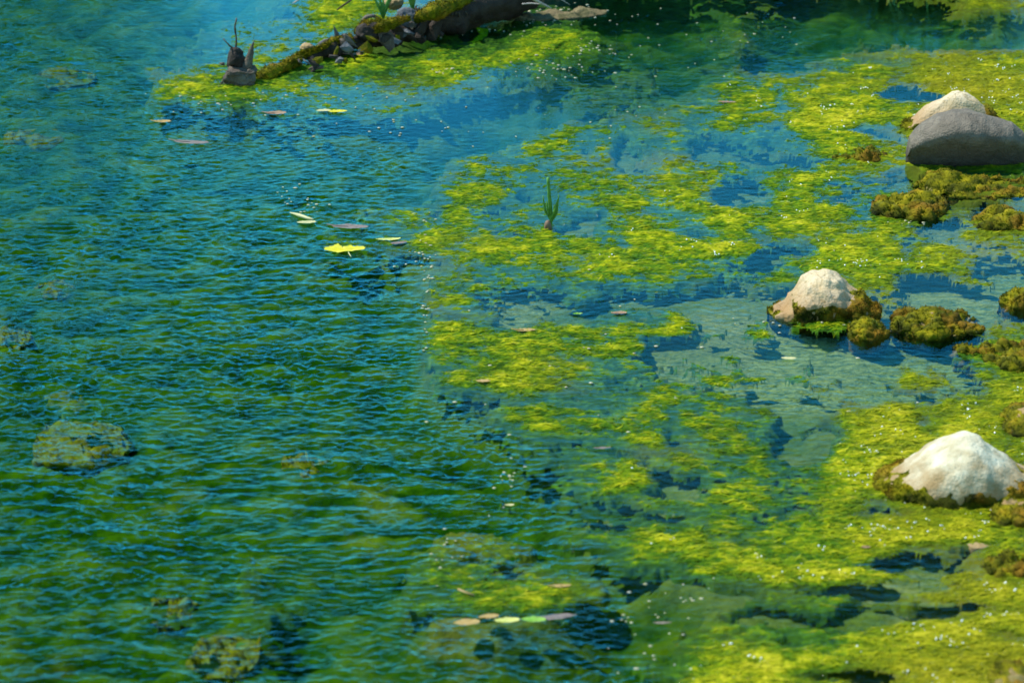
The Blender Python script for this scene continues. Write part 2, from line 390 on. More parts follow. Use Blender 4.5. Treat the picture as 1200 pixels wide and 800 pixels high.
# ------------------------------------------------------------------ stream bed
bx = lin((-8.9, -2.7, 16), (-2.7, 2.7, 330), (2.7, 8.9, 16)); by = lin((-6.9, -3.2, 8), (-3.2, 4.8, 420), (4.8, 11.9, 16))
X, Y = np.meshgrid(bx, by); U, V = proj(X, Y)
wn_ = fbm2(X * 4, Y * 3, 3)
SI = np.clip(blobs(U + 40 * wn_, V + 14 * wn_, SILT, 0.55), 0, 1)
lv = samp(ALG, U + 20 * wn_, V + 12 * wn_) / 9
lump = fbm2(X * 7, Y * 7, 4); big = fbm2(X * 1.4, Y * 1.4, 2)
dep = 0.15 + 0.03 * big
dep = dep - SI * 0.108
dep = dep - 0.07 * blobs(U + 20 * wn_, V + 8 * wn_, [(600, 715, 150, 50, 1), (730, 705, 110, 55, .7)], .8)
dep = np.maximum(dep, 0.05)
SH = sstep(0.06, 0.38, samp(BLUR, U, V) / 9 + 0.06 * wn_)
dep = dep - 0.118 * SH * (1 - SI)  # bed raised under the mats so their shadows stay short and soft
dep = dep - 0.015 * blobs(U + 30 * wn_, V + 12 * wn_, [(a[0], a[1], a[2] * .8, a[2] * .33, 1) for a in SUNK], 0.7)
Zb = -dep + 0.03 * lump * (1 - 0.88 * np.maximum(SI, SH)) - 0.01
Zb = np.minimum(Zb, -0.022)
me = mesh_np('stream_bed', np.stack([X, Y, Zb], -1).reshape(-1, 3), grid_faces(*X.shape))
attr(me, 'silt', SI.ravel()); attr(me, 'shoal', SH.ravel()); attr(me, 'em', np.clip(0.5 + lump * 0.5, 0, 1).ravel())
tag(link('stream_bed', me, M['bed']), kind='structure')

# ------------------------------------------------------------------ floating algae: lumpy mats, awash and just above the surface
ax = np.linspace(-2.35, 2.35, 1060); ay = lin((-2.6, 0.2, 430), (0.2, 4.3, 420))
X, Y = np.meshgrid(ax, ay); U, V = proj(X, Y)
keepv = (U > -110) & (U < 1330) & (V > -60) & (V < 880)
w1 = fbm2(X * 3.2, Y * 3.2, 3); w2 = fbm2(X * 3.2 + 50, Y * 3.2 + 20, 3)
L = samp(ALG, U + 16 * w1, V + 9 * w2) / 9
L = np.where(U < 170, L * 0.8, L)
xr = X * math.cos(0.10) - Y * math.sin(0.10); yr = X * math.sin(0.10) + Y * math.cos(0.10)
xq = xr + 0.04 * w1; yq = yr + 0.04 * w2
nb_ = fbm2(xq * 5.5, yq * 7.5, 3)
nf = fbm2(xq * 20, yq * 30, 3)
rg = 1 - np.abs(fbm2(xq * 12 + 40, yq * 22, 3)) * 2.2
fi = fbm2(X * 75, Y * 110, 2)
e = (L - 0.60) * 3.0 + 0.62 * nb_ + 0.50 * nf + 0.26 * rg * np.clip(L * 2, 0, 1) - 0.10
e = np.where(L < 0.06, -3, e)
CHAN = [(800, 695, 65, 20, 1), (900, 722, 75, 9, .8), (1045, 722, 75, 13, 1), (1075, 662, 85, 9, 1), (1060, 690, 50, 8, .8), (1110, 640, 40, 5, .5), (960, 690, 50, 8, .7), (1130, 718, 60, 7, .9), (1000, 788, 45, 8, .8), (800, 556, 30, 8, .9), (950, 520, 45, 22, .8), (880, 345, 90, 14, .7), (830, 405, 70, 10, .7), (690, 355, 60, 8, .7), (850, 182, 60, 10, .8), (1060, 112, 40, 7, .8), (1040, 160, 30, 6, .8), (1050, 350, 60, 10, .6), (1170, 745, 40, 5, .6), (900, 460, 60, 10, .6)]
e = e - 1.3 * blobs(U + 35 * w1, V + 10 * w2, CHAN, 0.45)
SIa = blobs(U + 40 * w1, V + 14 * w2, SILT, 0.6)
e = np.where(e < -0.3, e - 0.6 * SIa * sstep(-0.3, -0.8, e), e)
e = e - 0.55 * blobs(U, V, [(560, 140, 90, 30, 1)], 0.4)
fs_ = fbm2(xq * 34, yq * 85, 2); rf = 1 - np.abs(fbm2(xq * 30 + 9, yq * 60, 2)) * 3
Z = np.where(e > 0, 0.0006 + 0.005 * (1 - np.exp(-e / 0.5)), np.where(e > -0.9, 0.0006 + e * 0.0038, -0.0028 + (np.minimum(e - 0.5 * nf - 0.26 * rg * np.clip(L * 2, 0, 1), -0.9) + 0.9) * 0.05 + (e + 0.9) * 0.006))
Z = Z + (0.0026 * fi + 0.0026 * fs_ + 0.0012 * rf + 0.001 * nf) * sstep(-1.2, -0.8, e) + 0.0025 * rg * sstep(0.2, 1.0, e)
EM = np.clip(0.30 + 0.40 * e + 0.16 * fi + 0.14 * fs_ + 0.12 * nf + 0.1 * fbm2(xq * 3 + 8, yq * 5, 2), 0, 1)
OL = np.clip(sstep(900, 1150, U) * 0.45 + 0.5 * fbm2(X * 2.2 + 7, Y * 2.2, 3) - 0.05 + 0.3 * blobs(U, V, [(1130, 720, 140, 90, 1), (1140, 80, 120, 60, 1)], .6), 0, 1)
ALG_E = e
kf = (e > -1.35) & keepv & ~((SIa > 0.35) & (e < -1.1))
kq = kf[:-1, :-1] & kf[1:, :-1] & kf[:-1, 1:] & kf[1:, 1:]
v, f, EMc, OLc = compact(np.stack([X, Y, Z], -1).reshape(-1, 3), grid_faces(*X.shape, kq), EM.ravel(), OL.ravel())
me = mesh_np('floating_algae', v, f); attr(me, 'em', EMc); attr(me, 'olive', OLc)
tag(link('floating_algae', me, M['algae']), 'yellow green filamentous algae mats floating in the shallow water', 'algae', kind='stuff')

def algae_z(x, y):
    i = int(np.clip(np.searchsorted(ay, y), 0, len(ay) - 1)); j = int(np.clip(np.searchsorted(ax, x), 0, len(ax) - 1))
    return max(0.0, float(Z[i, j])) if ALG_E[i, j] > 0 else 0.0

# loose strands combed over the emergent algae
def strands(n, seed):
    r = np.random.default_rng(seed)
    cand = np.flatnonzero((ALG_E.ravel() > -0.25) & keepv.ravel())
    s = r.choice(cand, n)
    px, py, pz = X.ravel()[s], Y.ravel()[s], Z.ravel()[s]
    a = r.normal(0.08, 0.45, n); ln = r.uniform(0.008, 0.034, n); wd = r.uniform(0.0007, 0.0020, n)
    bend = r.normal(0, 0.5, n); pts = []
    base = np.stack([px, py, np.maximum(pz, 0) + 0.0006], -1)
    d0 = np.stack([np.cos(a), np.sin(a), np.zeros(n)], -1); d1 = np.stack([np.cos(a + bend), np.sin(a + bend), np.zeros(n)], -1)
    sd = np.stack([-np.sin(a), np.cos(a), np.zeros(n)], -1) * wd[:, None]
    up = np.zeros((n, 3)); up[:, 2] = r.uniform(0.0, 0.003, n)
    p0 = base - d0 * ln[:, None]; p1 = base + up; p2 = base + d1 * ln[:, None]
    vv = np.stack([p0, p1 - sd, p1 + sd, p2], 1).reshape(-1, 3)
    k = np.arange(n)[:, None] * 4
    ff = np.concatenate([k + np.array([[0, 1, 2]]), k + np.array([[1, 3, 2]])])
    m = mesh_np('algae_strands', vv, ff, False)
    attr(m, 'em', np.repeat(np.clip(EM.ravel()[s] + r.normal(0.08, 0.2, n), 0, 1), 4)); attr(m, 'olive', np.repeat(OL.ravel()[s], 4))
    return m
tag(link('algae_strands', strands(70000, 5), M['algae']), 'loose bright green filaments lying over the floating algae', 'algae', kind='stuff')

# ------------------------------------------------------------------ rocks
_ICO = {}
def ico(sub):
    if sub not in _ICO:
        import bmesh
        bm = bmesh.new(); bmesh.ops.create_icosphere(bm, subdivisions=sub, radius=1)
        _ICO[sub] = (np.array([x.co[:] for x in bm.verts]), np.array([[q.index for q in p.verts] for p in bm.faces])); bm.free()
    v, f = _ICO[sub]; return v.copy(), f.copy()
def vnormals(v, f):
    n = np.zeros_like(v); fn = np.cross(v[f[:, 1]] - v[f[:, 0]], v[f[:, 2]] - v[f[:, 0]])
    for k in range(3): np.add.at(n, f[:, k], fn)
    return n / (np.linalg.norm(n, axis=1, keepdims=True) + 1e-12)
def rock(name, label, u, vb, wpx, prof, depth, mat, moss=0.0, moss_n=0.03, sub=5, rough=0.02, flat=1.0, group='stones standing in the stream',
         below=0.06, seed=1, tufts=900, lift=0.0, moss_t=0.012, moss_fun=None, cat='rock', skew=0.0, pw=0.5, undercut=0.0):
    """u, vb: pixel of the centre of the waterline; prof: top outline as fractions [(-1..1, height in photo pixels)]"""
    s = pxs(u, vb); c = at(u, vb - depth * math.sin(PITCH) * 0.8 / s)
    W = wpx * s / 2
    v, f = ico(sub)
    x = v[:, 0]; r = np.sqrt(np.clip(1 - x * x, 1e-6, 1))
    Yc = v[:, 1] / r; Zc = v[:, 2] / r
    dz = depth * np.power(r, 0.8); bs = dz * math.sin(PITCH)
    hh = np.interp(x, [p[0] for p in prof], [p[1] for p in prof]) * s * (0.76 if moss == 0.2 else 1.0)
    top = np.sqrt(np.maximum((hh - bs) * np.abs(hh - bs) - bs ** 2, (0.42 * hh) ** 2)) / math.cos(PITCH)
    sg = np.sign
    yv = sg(Yc) * np.abs(Yc) ** 0.9 * dz * (1 - undercut * (1 - sstep(0.0, 0.75, Zc)))
    zt = np.where(Zc > 0, np.power(np.abs(Zc), pw + 0.35) * top * flat, -np.abs(Zc) * below)
    q = np.stack([x * W, yv + skew * zt, zt + lift], -1)
    sc = 1 / max(W, 0.03)
    n = vnormals(q, f)
    q = q - n * (0.35 * rough * np.abs(fbm3(q * 3.2 * sc + seed * 2.1, 2)) * 2)[:, None]
    q = q + n * (rough * fbm3(q * 1.4 * sc + seed * 7.7, 3)[:, None] + rough * 0.22 * fbm3(q * 7 * sc + seed, 3)[:, None])
    root = empty(name, c, label, cat, group)
    link('stone', mesh_np('stone', q, f), mat, root)
    if moss > 0 or moss_fun is not None:
        n = vnormals(q, f)
        line = (moss if moss < 0.19 or group != 'stones sunk under the water' else -0.2) + moss_n * fbm3(q * 22 + seed * 3, 4) * 1.6
        m = (line - q[:, 2]) / 0.02
        if moss_fun is not None: m = np.maximum(m, moss_fun(q, W)) 
        mm = sstep(-0.3, 1.0, m)
        lum = 0.5 + 0.75 * fbm3(q * 38 + seed, 3) + 0.45 * fbm3(q * 120, 2)
        off = np.where(m > -0.3, mm * moss_t * lum + 0.001, -0.006)
        qm = q + n * off[:, None]
        kf = (m > -1.0)[f].any(1) & (q[:, 2] > (-0.05 if lift > -0.05 else -0.2))[f].all(1)
        em = np.clip((0.25 if lift > -.05 else .6) + 0.5 * fbm3(q * 30 + 5, 3) + 0.45 * n[:, 2], 0, 1)  # moss colour brightened on upward faces, top light put into the tone
        rr = np.random.default_rng(seed + 40)
        cand = np.flatnonzero((m > 0.1) & (q[:, 2] > (-0.01 if lift > -0.05 else -0.2)))
        if not kf.any(): return root
        v2, f2, e2 = compact(qm, f[kf], em)
        if len(cand) and tufts:
            sI = rr.choice(cand, tufts); b = qm[sI]; d = n[sI] + rr.normal(0, 0.55, (tufts, 3)); d[:, 2] += 0.15
            d /= np.linalg.norm(d, axis=1, keepdims=True); ln = rr.uniform(0.003, 0.008, tufts)[:, None]
            sd = np.cross(d, rr.normal(0, 1, (tufts, 3))); sd /= np.linalg.norm(sd, axis=1, keepdims=True); sd *= rr.uniform(0.0015, 0.003, tufts)[:, None]
            tv = np.stack([b - sd - d * 0.002, b + sd - d * 0.002, b + d * ln], 1).reshape(-1, 3); tf = np.arange(tufts * 3).reshape(-1, 3) + len(v2)
            v2 = np.concatenate([v2, tv]); f2 = np.concatenate([f2, tf]); e2 = np.concatenate([e2, np.repeat(np.clip(em[sI] + rr.normal(0.1, 0.2, tufts), 0, 1), 3)])
        mm_ = mesh_np('moss', v2, f2); attr(mm_, 'em', e2)
        link('moss' if lift > -.05 else 'weed', mm_, M['moss' if lift > -.05 else 'weed'], root)
    return root

rock('rock', 'smooth dark grey boulder resting in front of the cream topped rock', 1131, 203, 140,
     [(-1, 2), (-.94, 30), (-.75, 51), (-.5, 65), (-.25, 71), (0, 72), (.25, 68), (.5, 61), (.75, 53), (.94, 36), (1, 8)], 0.14, M['grey'], sub=6, rough=0.006, below=0.05, lift=0.022, seed=3, skew=-0.12, undercut=0.55)
rock('rock', 'cream topped rock with orange moss partly hidden behind the grey boulder', 1117, 156, 118,
     [(-1, 2), (-.8, 18), (-.5, 35), (-.2, 47), (0, 52), (.2, 51), (.45, 42), (.7, 28), (.9, 14), (1, 2)], 0.08, M['cream'], moss=0.02, moss_n=0.03, seed=5, rough=0.012, tufts=1500,
     moss_fun=lambda q, W: np.where(q[:, 0] > W * 0.6, 1.0, -1.0))
rock('rock', 'cream rock with a grey spot and a broad skirt of moss', 963, 376, 128,
     [(-1, 3), (-.9, 12), (-.7, 25), (-.5, 38), (-.35, 53), (-.15, 60), (.1, 61), (.3, 55), (.5, 42), (.75, 32), (.9, 16), (1, 3)], 0.10, M['cream'], moss=0.006, pw=0.25, moss_n=0.02, sub=6, seed=8, rough=0.017, tufts=2600,
     moss_fun=lambda q, W: np.maximum(np.where(q[:, 0] > W * 0.68, 1.0, -1.0), np.where(q[:, 0] > -W * .55, (0.045 + .02 * fbm3(q * 20, 3) - q[:, 2]) / .02, -1)))
rock('rock', 'large pale whitish rock with brown moss along its foot', 1131, 588, 204,
     [(-1, 4), (-.92, 22), (-.75, 40), (-.5, 58), (-.3, 73), (-.15, 82), (0, 86), (.15, 81), (.35, 68), (.65, 44), (.85, 30), (1, 12)], 0.15, M['white'], pw=0.25, moss=0.03, moss_n=0.03, sub=6, seed=12, rough=0.013, tufts=2600)
rock('rock', 'flat topped moss covered block left of the long mossy slab', 1064, 256, 82,
     [(-1, 6), (-.9, 20), (-.75, 26), (-.3, 27), (.1, 26), (.35, 25), (.55, 20), (.8, 12), (1, 2)], 0.11, M['brown'], moss=0.2, seed=21, rough=0.034, tufts=1600, moss_t=0.014)
rock('rock', 'long low mossy slab in the shadow below the grey boulder', 1152, 232, 150,
     [(-1, 3), (-.85, 10), (-.6, 16), (-.3, 14), (0, 22), (.3, 26), (.6, 27), (.85, 28), (1, 20)], 0.12, M['brown'], moss=0.2, sub=6, seed=23, rough=0.034, tufts=2600, moss_t=0.014)
rock('rock', 'mossy ledge at the right edge below the long slab', 1182, 269, 90,
     [(-1, 3), (-.8, 10), (-.5, 14), (0, 16), (.5, 18), (1, 14)], 0.09, M['brown'], moss=0.2, seed=25, rough=0.034, tufts=1300)
rock('rock', 'humped mossy stone with a thin pointed right end', 1099, 393, 108,
     [(-1, 2), (-.85, 16), (-.6, 24), (-.3, 26), (-.1, 36), (.1, 37), (.35, 30), (.6, 22), (.8, 12), (1, 3)], 0.12, M['brown'], moss=0.2, sub=6, seed=27, rough=0.034, tufts=2200, moss_t=0.014)
rock('rock', 'small round mossy stone just right of the cream rock with the grey spot', 1017, 397, 42,
     [(-1, 2), (-.7, 16), (-.3, 24), (.1, 25), (.5, 18), (.85, 9), (1, 2)], 0.07, M['cream'], moss=0.06, seed=29, rough=0.008, tufts=800)
rock('rock', 'small mossy stone cut by the right edge above the yellow green mound', 1191, 360, 34,
     [(-1, 2), (-.6, 14), (-.1, 22), (.5, 22), (1, 10)], 0.06, M['brown'], moss=0.05, seed=31, rough=0.008, tufts=600)
rock('rock', 'mossy yellow green mound at the right edge above the pale rock', 1188, 432, 76,
     [(-1, 2), (-.7, 16), (-.3, 24), (.2, 28), (.7, 29), (1, 20)], 0.12, M['brown'], moss=0.2, seed=33, rough=0.034, tufts=1500)
rock('rock', 'low half sunken moss tuft with an orange left tip', 1144, 416, 52,
     [(-1, 4), (-.7, 7), (-.2, 8), (.4, 10), (1, 3)], 0.05, M['brown'], moss=0.2, sub=5, seed=35, rough=0.034, tufts=500)
rock('rock', 'brown stone at the right edge behind the large pale rock', 1199, 508, 46,
     [(-1, 2), (-.7, 18), (-.3, 28), (.2, 34), (.7, 30), (1, 12)], 0.10, M['brown'], moss=0.02, seed=37, rough=0.008, tufts=400)
rock('rock', 'small tan stone in front of the right end of the large pale rock', 1186, 612, 56,
     [(-1, 3), (-.7, 16), (-.3, 26), (.1, 29), (.6, 26), (1, 12)], 0.09, M['brown'], moss=0.03, seed=39, rough=0.01, tufts=700)
rock('rock', 'low mossy stone at the right edge near the bottom', 1186, 672, 60,
     [(-1, 3), (-.6, 9), (0, 13), (.6, 15), (1, 8)], 0.07, M['brown'], moss=0.2, sub=5, seed=41, rough=0.034, tufts=700)
rock('rock', 'brown stone in the bottom right corner', 1184, 806, 50,
     [(-1, 3), (-.6, 12), (0, 17), (.6, 14), (1, 6)], 0.08, M['brown'], moss=0.02, sub=4, seed=43, rough=0.01, tufts=300)
rock('pebble', 'flat pale wet pebble below the small tan stone', 1146, 640, 24, [(-1, 1), (0, 5), (1, 1)], 0.03, M['white'], sub=4, seed=45, rough=0.002, cat='pebble', lift=-0.002)
rock('rock', 'low mossy stone lying alone left of the grey boulder', 1008, 189, 66,
     [(-1, 2), (-.5, 7), (0, 10), (.5, 9), (1, 2)], 0.07, M['brown'], moss=0.2, sub=5, seed=47, rough=0.034, tufts=900, moss_t=0.008)
for k, (u, v_, w, h, m, lab) in enumerate(SUNK):
    rock('sunken_rock', lab, u, v_, w, [(-1, 1), (-.5, h * .8), (0, h), (.5, h * .7), (1, 1)], 0.03 + w * 0.0012, M[m], sub=4, seed=90 + k,
         rough=0.03, lift=-0.14, moss=0.2, moss_n=0.02, tufts=500, moss_t=0.02, below=0.08,
         moss_fun=lambda q, W: fbm3(q * 30 + 3, 3) * 3.2 - 0.2, group='stones sunk under the water')

def V3(*a): return Vector(a)
# ------------------------------------------------------------------ tubes
def tube(pts, rad, ns=7, noise_a=0.0, seed=0, rings=1):
    P = np.array([list(p) for p in pts], float)
    if rings > 1:
        t = np.arange(len(P)); tt = np.linspace(0, len(P) - 1, (len(P) - 1) * rings + 1)
        P = np.stack([np.interp(tt, t, P[:, k]) for k in range(3)], -1); rad = np.interp(tt, t, rad)
        if len(P) > 4:
            for _ in range(2): P[1:-1] = (P[:-2] + P[1:-1] * 2 + P[2:]) / 4
    rad = np.asarray(rad, float); n = len(P)
    T = np.gradient(P, axis=0); T /= np.linalg.norm(T, axis=1, keepdims=True) + 1e-9
    ref = np.array([0.2, 0.1, 1.0]) if abs(T[0, 2]) < 0.8 else np.array([1.0, 0.1, 0])
    A = np.cross(T, ref); A /= np.linalg.norm(A, axis=1, keepdims=True); B = np.cross(T, A)
    a = np.linspace(0, 2 * math.pi, ns, endpoint=False)
    ring = A[:, None] * np.cos(a)[None, :, None] + B[:, None] * np.sin(a)[None, :, None]
    v = P[:, None] + ring * rad[:, None, None]
    v = v.reshape(-1, 3)
    if noise_a:
        nn = ring.reshape(-1, 3); v = v + nn * (noise_a * fbm3(v * 30 + seed, 4))[:, None] + nn * (noise_a * 1.6 * fbm3(v * 9 + seed, 2))[:, None]
    i = np.arange(n * ns).reshape(n, ns); j = np.roll(i, -1, 1)
    f = np.stack([i[:-1], j[:-1], j[1:], i[1:]], -1).reshape(-1, 4)
    c0, c1 = len(v), len(v) + 1; v = np.concatenate([v, [P[0]], [P[-1]]])
    caps = np.concatenate([np.stack([np.full(ns, c0), j[0], i[0]], -1), np.stack([np.full(ns, c1), i[-1], j[-1]], -1)])
    return v, f, caps
def tube_obj(name, pts, rad, mat, parent=None, **kw):
    v, f, c = tube(pts, rad, **kw); return link(name, mesh_np(name, v, [f, c]), mat, parent)
def em_all(o, val=0.5):
    n = len(o.data.vertices); co = np.empty(n * 3, np.float32); o.data.vertices.foreach_get('co', co)
    attr(o.data, 'em', np.clip(val + 0.4 * fbm3(co.reshape(-1, 3) * 40, 3), 0, 1)); return o

# ------------------------------------------------------------------ fallen log along the top
O = at(300, 94)
def rel(u, v, z=0.0): return at(u, v, z) - O
log = empty('fallen_log', O, 'mossy fallen log running from the open water to the dark bank at the top', 'log')
pts = [rel(298, 94, -.01), rel(322, 84, .005), rel(348, 72, .012), rel(372, 62, .02), rel(398, 56, .03), rel(425, 50, .03), rel(455, 42, .035), rel(490, 32, .045), rel(525, 20, .06), rel(570, 6, .08), rel(620, -10, .10)]
tube_obj('trunk', pts, [.010, .018, .020, .022, .030, .040, .045, .052, .06, .07, .08], M['bark'], log, ns=26, rings=14, noise_a=0.018, seed=3)
def mossy_tube(pts, rad, seed, parent, name='moss', up=0.4):
    v, f, c = tube(pts, rad, ns=22, rings=9, noise_a=0.010, seed=seed)
    o = link(name, mesh_np(name, v, [f, c]), M['moss'], parent); em_all(o, 0.6)
    r = np.random.default_rng(seed); n = 1500; s = r.integers(0, len(v), n); b = v[s]; d = r.normal(0, 1, (n, 3)); d[:, 2] = np.abs(d[:, 2]) * .6; d /= np.linalg.norm(d, axis=1, keepdims=True)
    sd = np.cross(d, r.normal(0, 1, (n, 3))); sd /= np.linalg.norm(sd, axis=1, keepdims=True); sd *= 0.002
    tv = np.stack([b - sd, b + sd, b + d * r.uniform(.006, .018, n)[:, None]], 1).reshape(-1, 3)
    t = mesh_np('moss_tuft', tv, np.arange(n * 3).reshape(-1, 3), False); attr(t, 'em', np.repeat(np.clip(r.normal(.75, .25, n), 0, 1), 3))
    to = link('moss_tuft', t, M['moss'], parent); to['kind'] = 'stuff'
mossy_tube([rel(306, 92, .004), rel(322, 82, .014), rel(336, 76, .018), rel(350, 70, .024)], [.012, .022, .024, .012], 11, log)
mossy_tube([rel(372, 58, .045), rel(392, 49, .06), rel(410, 47, .05)], [.012, .022, .010], 12, log)
mossy_tube([rel(486, 22, .09), rel(500, 18, .12), rel(520, 8, .13), rel(548, -2, .13)], [.012, .026, .03, .02], 13, log)
mossy_tube([rel(440, 36, .09), rel(458, 28, .11), rel(478, 22, .11)], [.01, .018, .01], 15, log)
mossy_tube([rel(350, 68, .02), rel(362, 62, .035), rel(376, 57, .04)], [.008, .014, .008], 16, log)
mossy_tube([rel(418, 38, .06), rel(430, 30, .10), rel(445, 26, .09)], [.01, .02, .01], 14, log)
tube_obj('broken_branch', [rel(396, 52, .03), rel(395, 42, .07), rel(391, 30, .12)], [.022, .013, .002], M['slate'], log, ns=8, rings=4, noise_a=0.004)
tube_obj('broken_branch', [rel(402, 58, .01), rel(404, 50, .06), rel(399, 46, .07)], [.02, .016, .004], M['drift'], log, ns=8, rings=4, noise_a=0.004)
tube_obj('root', [rel(424, 26, .08), rel(428, 20, .09), rel(440, 18, .1), rel(446, 24, .07)], [.004, .006, .006, .003], M['drift'], log, ns=6, rings=3, noise_a=0.002)
r = np.random.default_rng(9)
fl = []
for k in range(44):
    t_ = r.uniform(0.2, 1.05); u0 = 298 + 240 * t_; v0 = 94 - 78 * t_ ** 1.05; s_ = r.uniform(.008, .02) * (0.7 + t_)
    q, f = ico(1); q = q * np.array([s_ * r.uniform(.8, 2.2), s_ * .6, s_ * r.uniform(.4, 1.0)]) * (1 + .8 * noise3(q * 40 + k * 3.3))[:, None]
    a = r.uniform(-1.2, 1.4); ca, sa = math.cos(a), math.sin(a); q = np.stack([q[:, 0] * ca - q[:, 2] * sa, q[:, 1], q[:, 0] * sa + q[:, 2] * ca], -1)
    p = rel(u0, v0, .015 + t_ * .045) + Vector((r.normal() * .012, -.02 - .03 * t_, r.normal() * .02))
    o = link('bark_flake', mesh_np('bark_flake', q, f, False), M[['bark', 'drift', 'bark', 'bark', 'moss', 'slate'][k % 6]], log, p)
    if k % 6 == 4: em_all(o, .6)
# dead rootlets hanging from the moss
r = np.random.default_rng(5)
for k in range(30):
    u0 = 488 + r.uniform(0, 58); v0 = 12 + r.uniform(-8, 6)
    tube_obj('rootlet', [rel(u0, v0, .10), rel(u0 + r.normal(0, 4), v0 + 6, .06), rel(u0 + r.normal(0, 6), v0 + 14, .01)], [.004, .003, .001], M[['drift', 'leaf_tan_'][0]], log, ns=4, rings=2)

def stone_at(label, u, v, z, w, d, h, mat, seed, name='stone_on_log', moss=0.0):
    q, f = ico(4); n = fbm3(q * 1.6 + seed, 3)
    q = q * (1 + 0.22 * n[:, None]) * np.array([w / 2, d / 2, h / 2]) + vnormals(q, f) * (0.004 * fbm3(q * 9, 3))[:, None]
    o = link(name, mesh_np(name, q, f), mat, None, at(u, v, z)); return tag(o, label, 'rock', 'stones and lumps wedged along the log')
stone_at('bright white and slate lump on the log below the green shoots', 457, 33, .06, .085, .07, .06, M['slate'], 2)
stone_at('chalky white pebble lodged behind the log shoots', 461, 4, .10, .07, .06, .05, M['white'], 3)
stone_at('dark grey slab leaning on the log beside the orange moss', 478, 22, .09, .09, .05, .085, M['slate'], 9)
stone_at('white speckled lump at the thin end of the log', 360, 56, .045, .05, .05, .035, M['white'], 6)
stone_at('blue grey knot on the log under the broken spike', 385, 56, .03, .09, .05, .06, M['slate'], 15)
stone_at('brown clod on the log between the white lump and the spike', 432, 38, .07, .10, .08, .08, M['bark'], 17)
stone_at('black blue lump at the waterline of the log', 405, 54, .02, .05, .05, .07, M['slate'], 19)

# stump at the tip of the log
S0 = at(280, 97)
def sr(u, v, z=0.0): return at(u, v, z) - S0
st = empty('driftwood_stump', S0, 'weathered broken stump with a thin twig standing at the end of the mossy log', 'stump')
v, f = ico(5); bx_ = np.sign(v) * np.abs(v) ** 0.62
q = bx_ * np.array([.055, .05, .05]); q[:, 2] += .03; q[:, 0] += 0.12 * q[:, 2]
q[:, 2] *= 0.8; q += vnormals(q, f) * (0.022 * fbm3(q * 20, 3) + 0.008 * fbm3(q * np.array([20, 60, 160]), 3))[:, None]
link('stump_body', mesh_np('stump_body', q, f), M['drift'], st)
v, f = ico(4); q = v * np.array([.032, .03, .045]) + np.array([-.01, .02, .085]); q += v * (0.014 * fbm3(q * 40, 4))[:, None]
link('broken_top', mesh_np('broken_top', q, f), M['bark'], st)
tube_obj('spike', [Vector((.03, 0, .05)), Vector((.042, 0, .10)), Vector((.05, 0, .135)), Vector((.062, 0, .165))], [.022, .013, .008, .002], M['drift'], st, ns=8, rings=3, noise_a=.003)
tube_obj('twig', [Vector((-.01, .02, .11)), Vector((-.006, .02, .16)), Vector((-.012, .02, .20)), Vector((-.004, .02, .235))], [.005, .004, .0035, .003], M['drift'], st, ns=6, rings=4, noise_a=.001)
tube_obj('twig', [Vector((-.015, .02, .12)), Vector((-.03, .0, .135)), Vector((-.052, 0, .165))], [.004, .003, .002], M['drift'], st, ns=6, rings=2)
tube_obj('twig', [Vector((-.05, 0, .07)), Vector((-.068, 0, .072))], [.007, .004], M['drift'], st, ns=6)
tube_obj('twig', [Vector((-.05, -.01, .02)), Vector((-.068, -.03, -.005))], [.004, .003], M['drift'], st, ns=6)

# ------------------------------------------------------------------ dark bank beyond the log
kx = np.linspace(520, 1500, 140); rows = 46
front = np.interp(kx, [520, 560, 610, 660, 700, 760, 860, 1000, 1100, 1200, 1500], [10, 12, 8, 2, -6, -20, -20, -22, -24, -24, -26])
vv = []
for j in range(rows):
    t = j / (rows - 1)
    for i, u in enumerate(kx):
        p = at(u, front[i]); yb = p.y + t * 2.2
        hgt = (-0.10 + 0.42 * (1 - math.exp(-t * 2.2 / 0.22))) * np.interp(u, [520, 600, 760, 860, 1000, 1500], [.6, 1.0, 1.3, .7, .4, .5])
        vv.append((p.x * (1 + 0 * t), yb, hgt))
vv = np.array(vv); nn = fbm3(vv * 6, 4); vv[:, 2] += 0.06 * nn * (vv[:, 2] > -0.05); vv[:, 1] += 0.05 * fbm3(vv * 8 + 40, 3)
tag(link('bank', mesh_np('bank', vv, grid_faces(rows, len(kx))), M['soil']), kind='structure')
M['reed'] = mat_flat('reed_leaf', (0.09, 0.17, 0.02), (0.17, 0.24, 0.04), 0.5, 30, 0.4, 0.4)
M['reed_dry'] = mat_flat('dry_reed', (0.28, 0.26, 0.05), (0.42, 0.34, 0.10), 0.6, 30, 0.3, 0.4)
def reed_clump(u, v, h, n, spread, mat, label, seed):
    r = np.random.default_rng(seed); vs = []; fs = []; b = at(u, v, 0.0)
    for k in range(n):
        ox, oy = r.normal(0, spread), r.normal(0, spread * .6); hh = h * r.uniform(.55, 1.1); lx, ly = r.normal(0, .10), r.normal(-.02, .08); w = r.uniform(.004, .009)
        a = r.uniform(0, math.pi); o = len(vs)
        for j in range(6):
            t = j / 5; cx = ox + lx * t * t * 1.6; cy = oy + ly * t * t; cz = -.05 + (hh + .05) * t * (1 - .12 * t * abs(lx) * 8); ww = w * (1 - t ** 2 * .9)
            vs += [(cx - math.cos(a) * ww, cy - math.sin(a) * ww, cz), (cx + math.cos(a) * ww, cy + math.sin(a) * ww, cz)]
        for j in range(5): fs.append((o + 2 * j, o + 2 * j + 1, o + 2 * j + 3, o + 2 * j + 2))
    return tag(link('reed_clump', mesh_np('reed_clump', np.array(vs), np.array(fs)), mat, None, b), label, 'reeds', 'reeds along the far bank')
k = 0
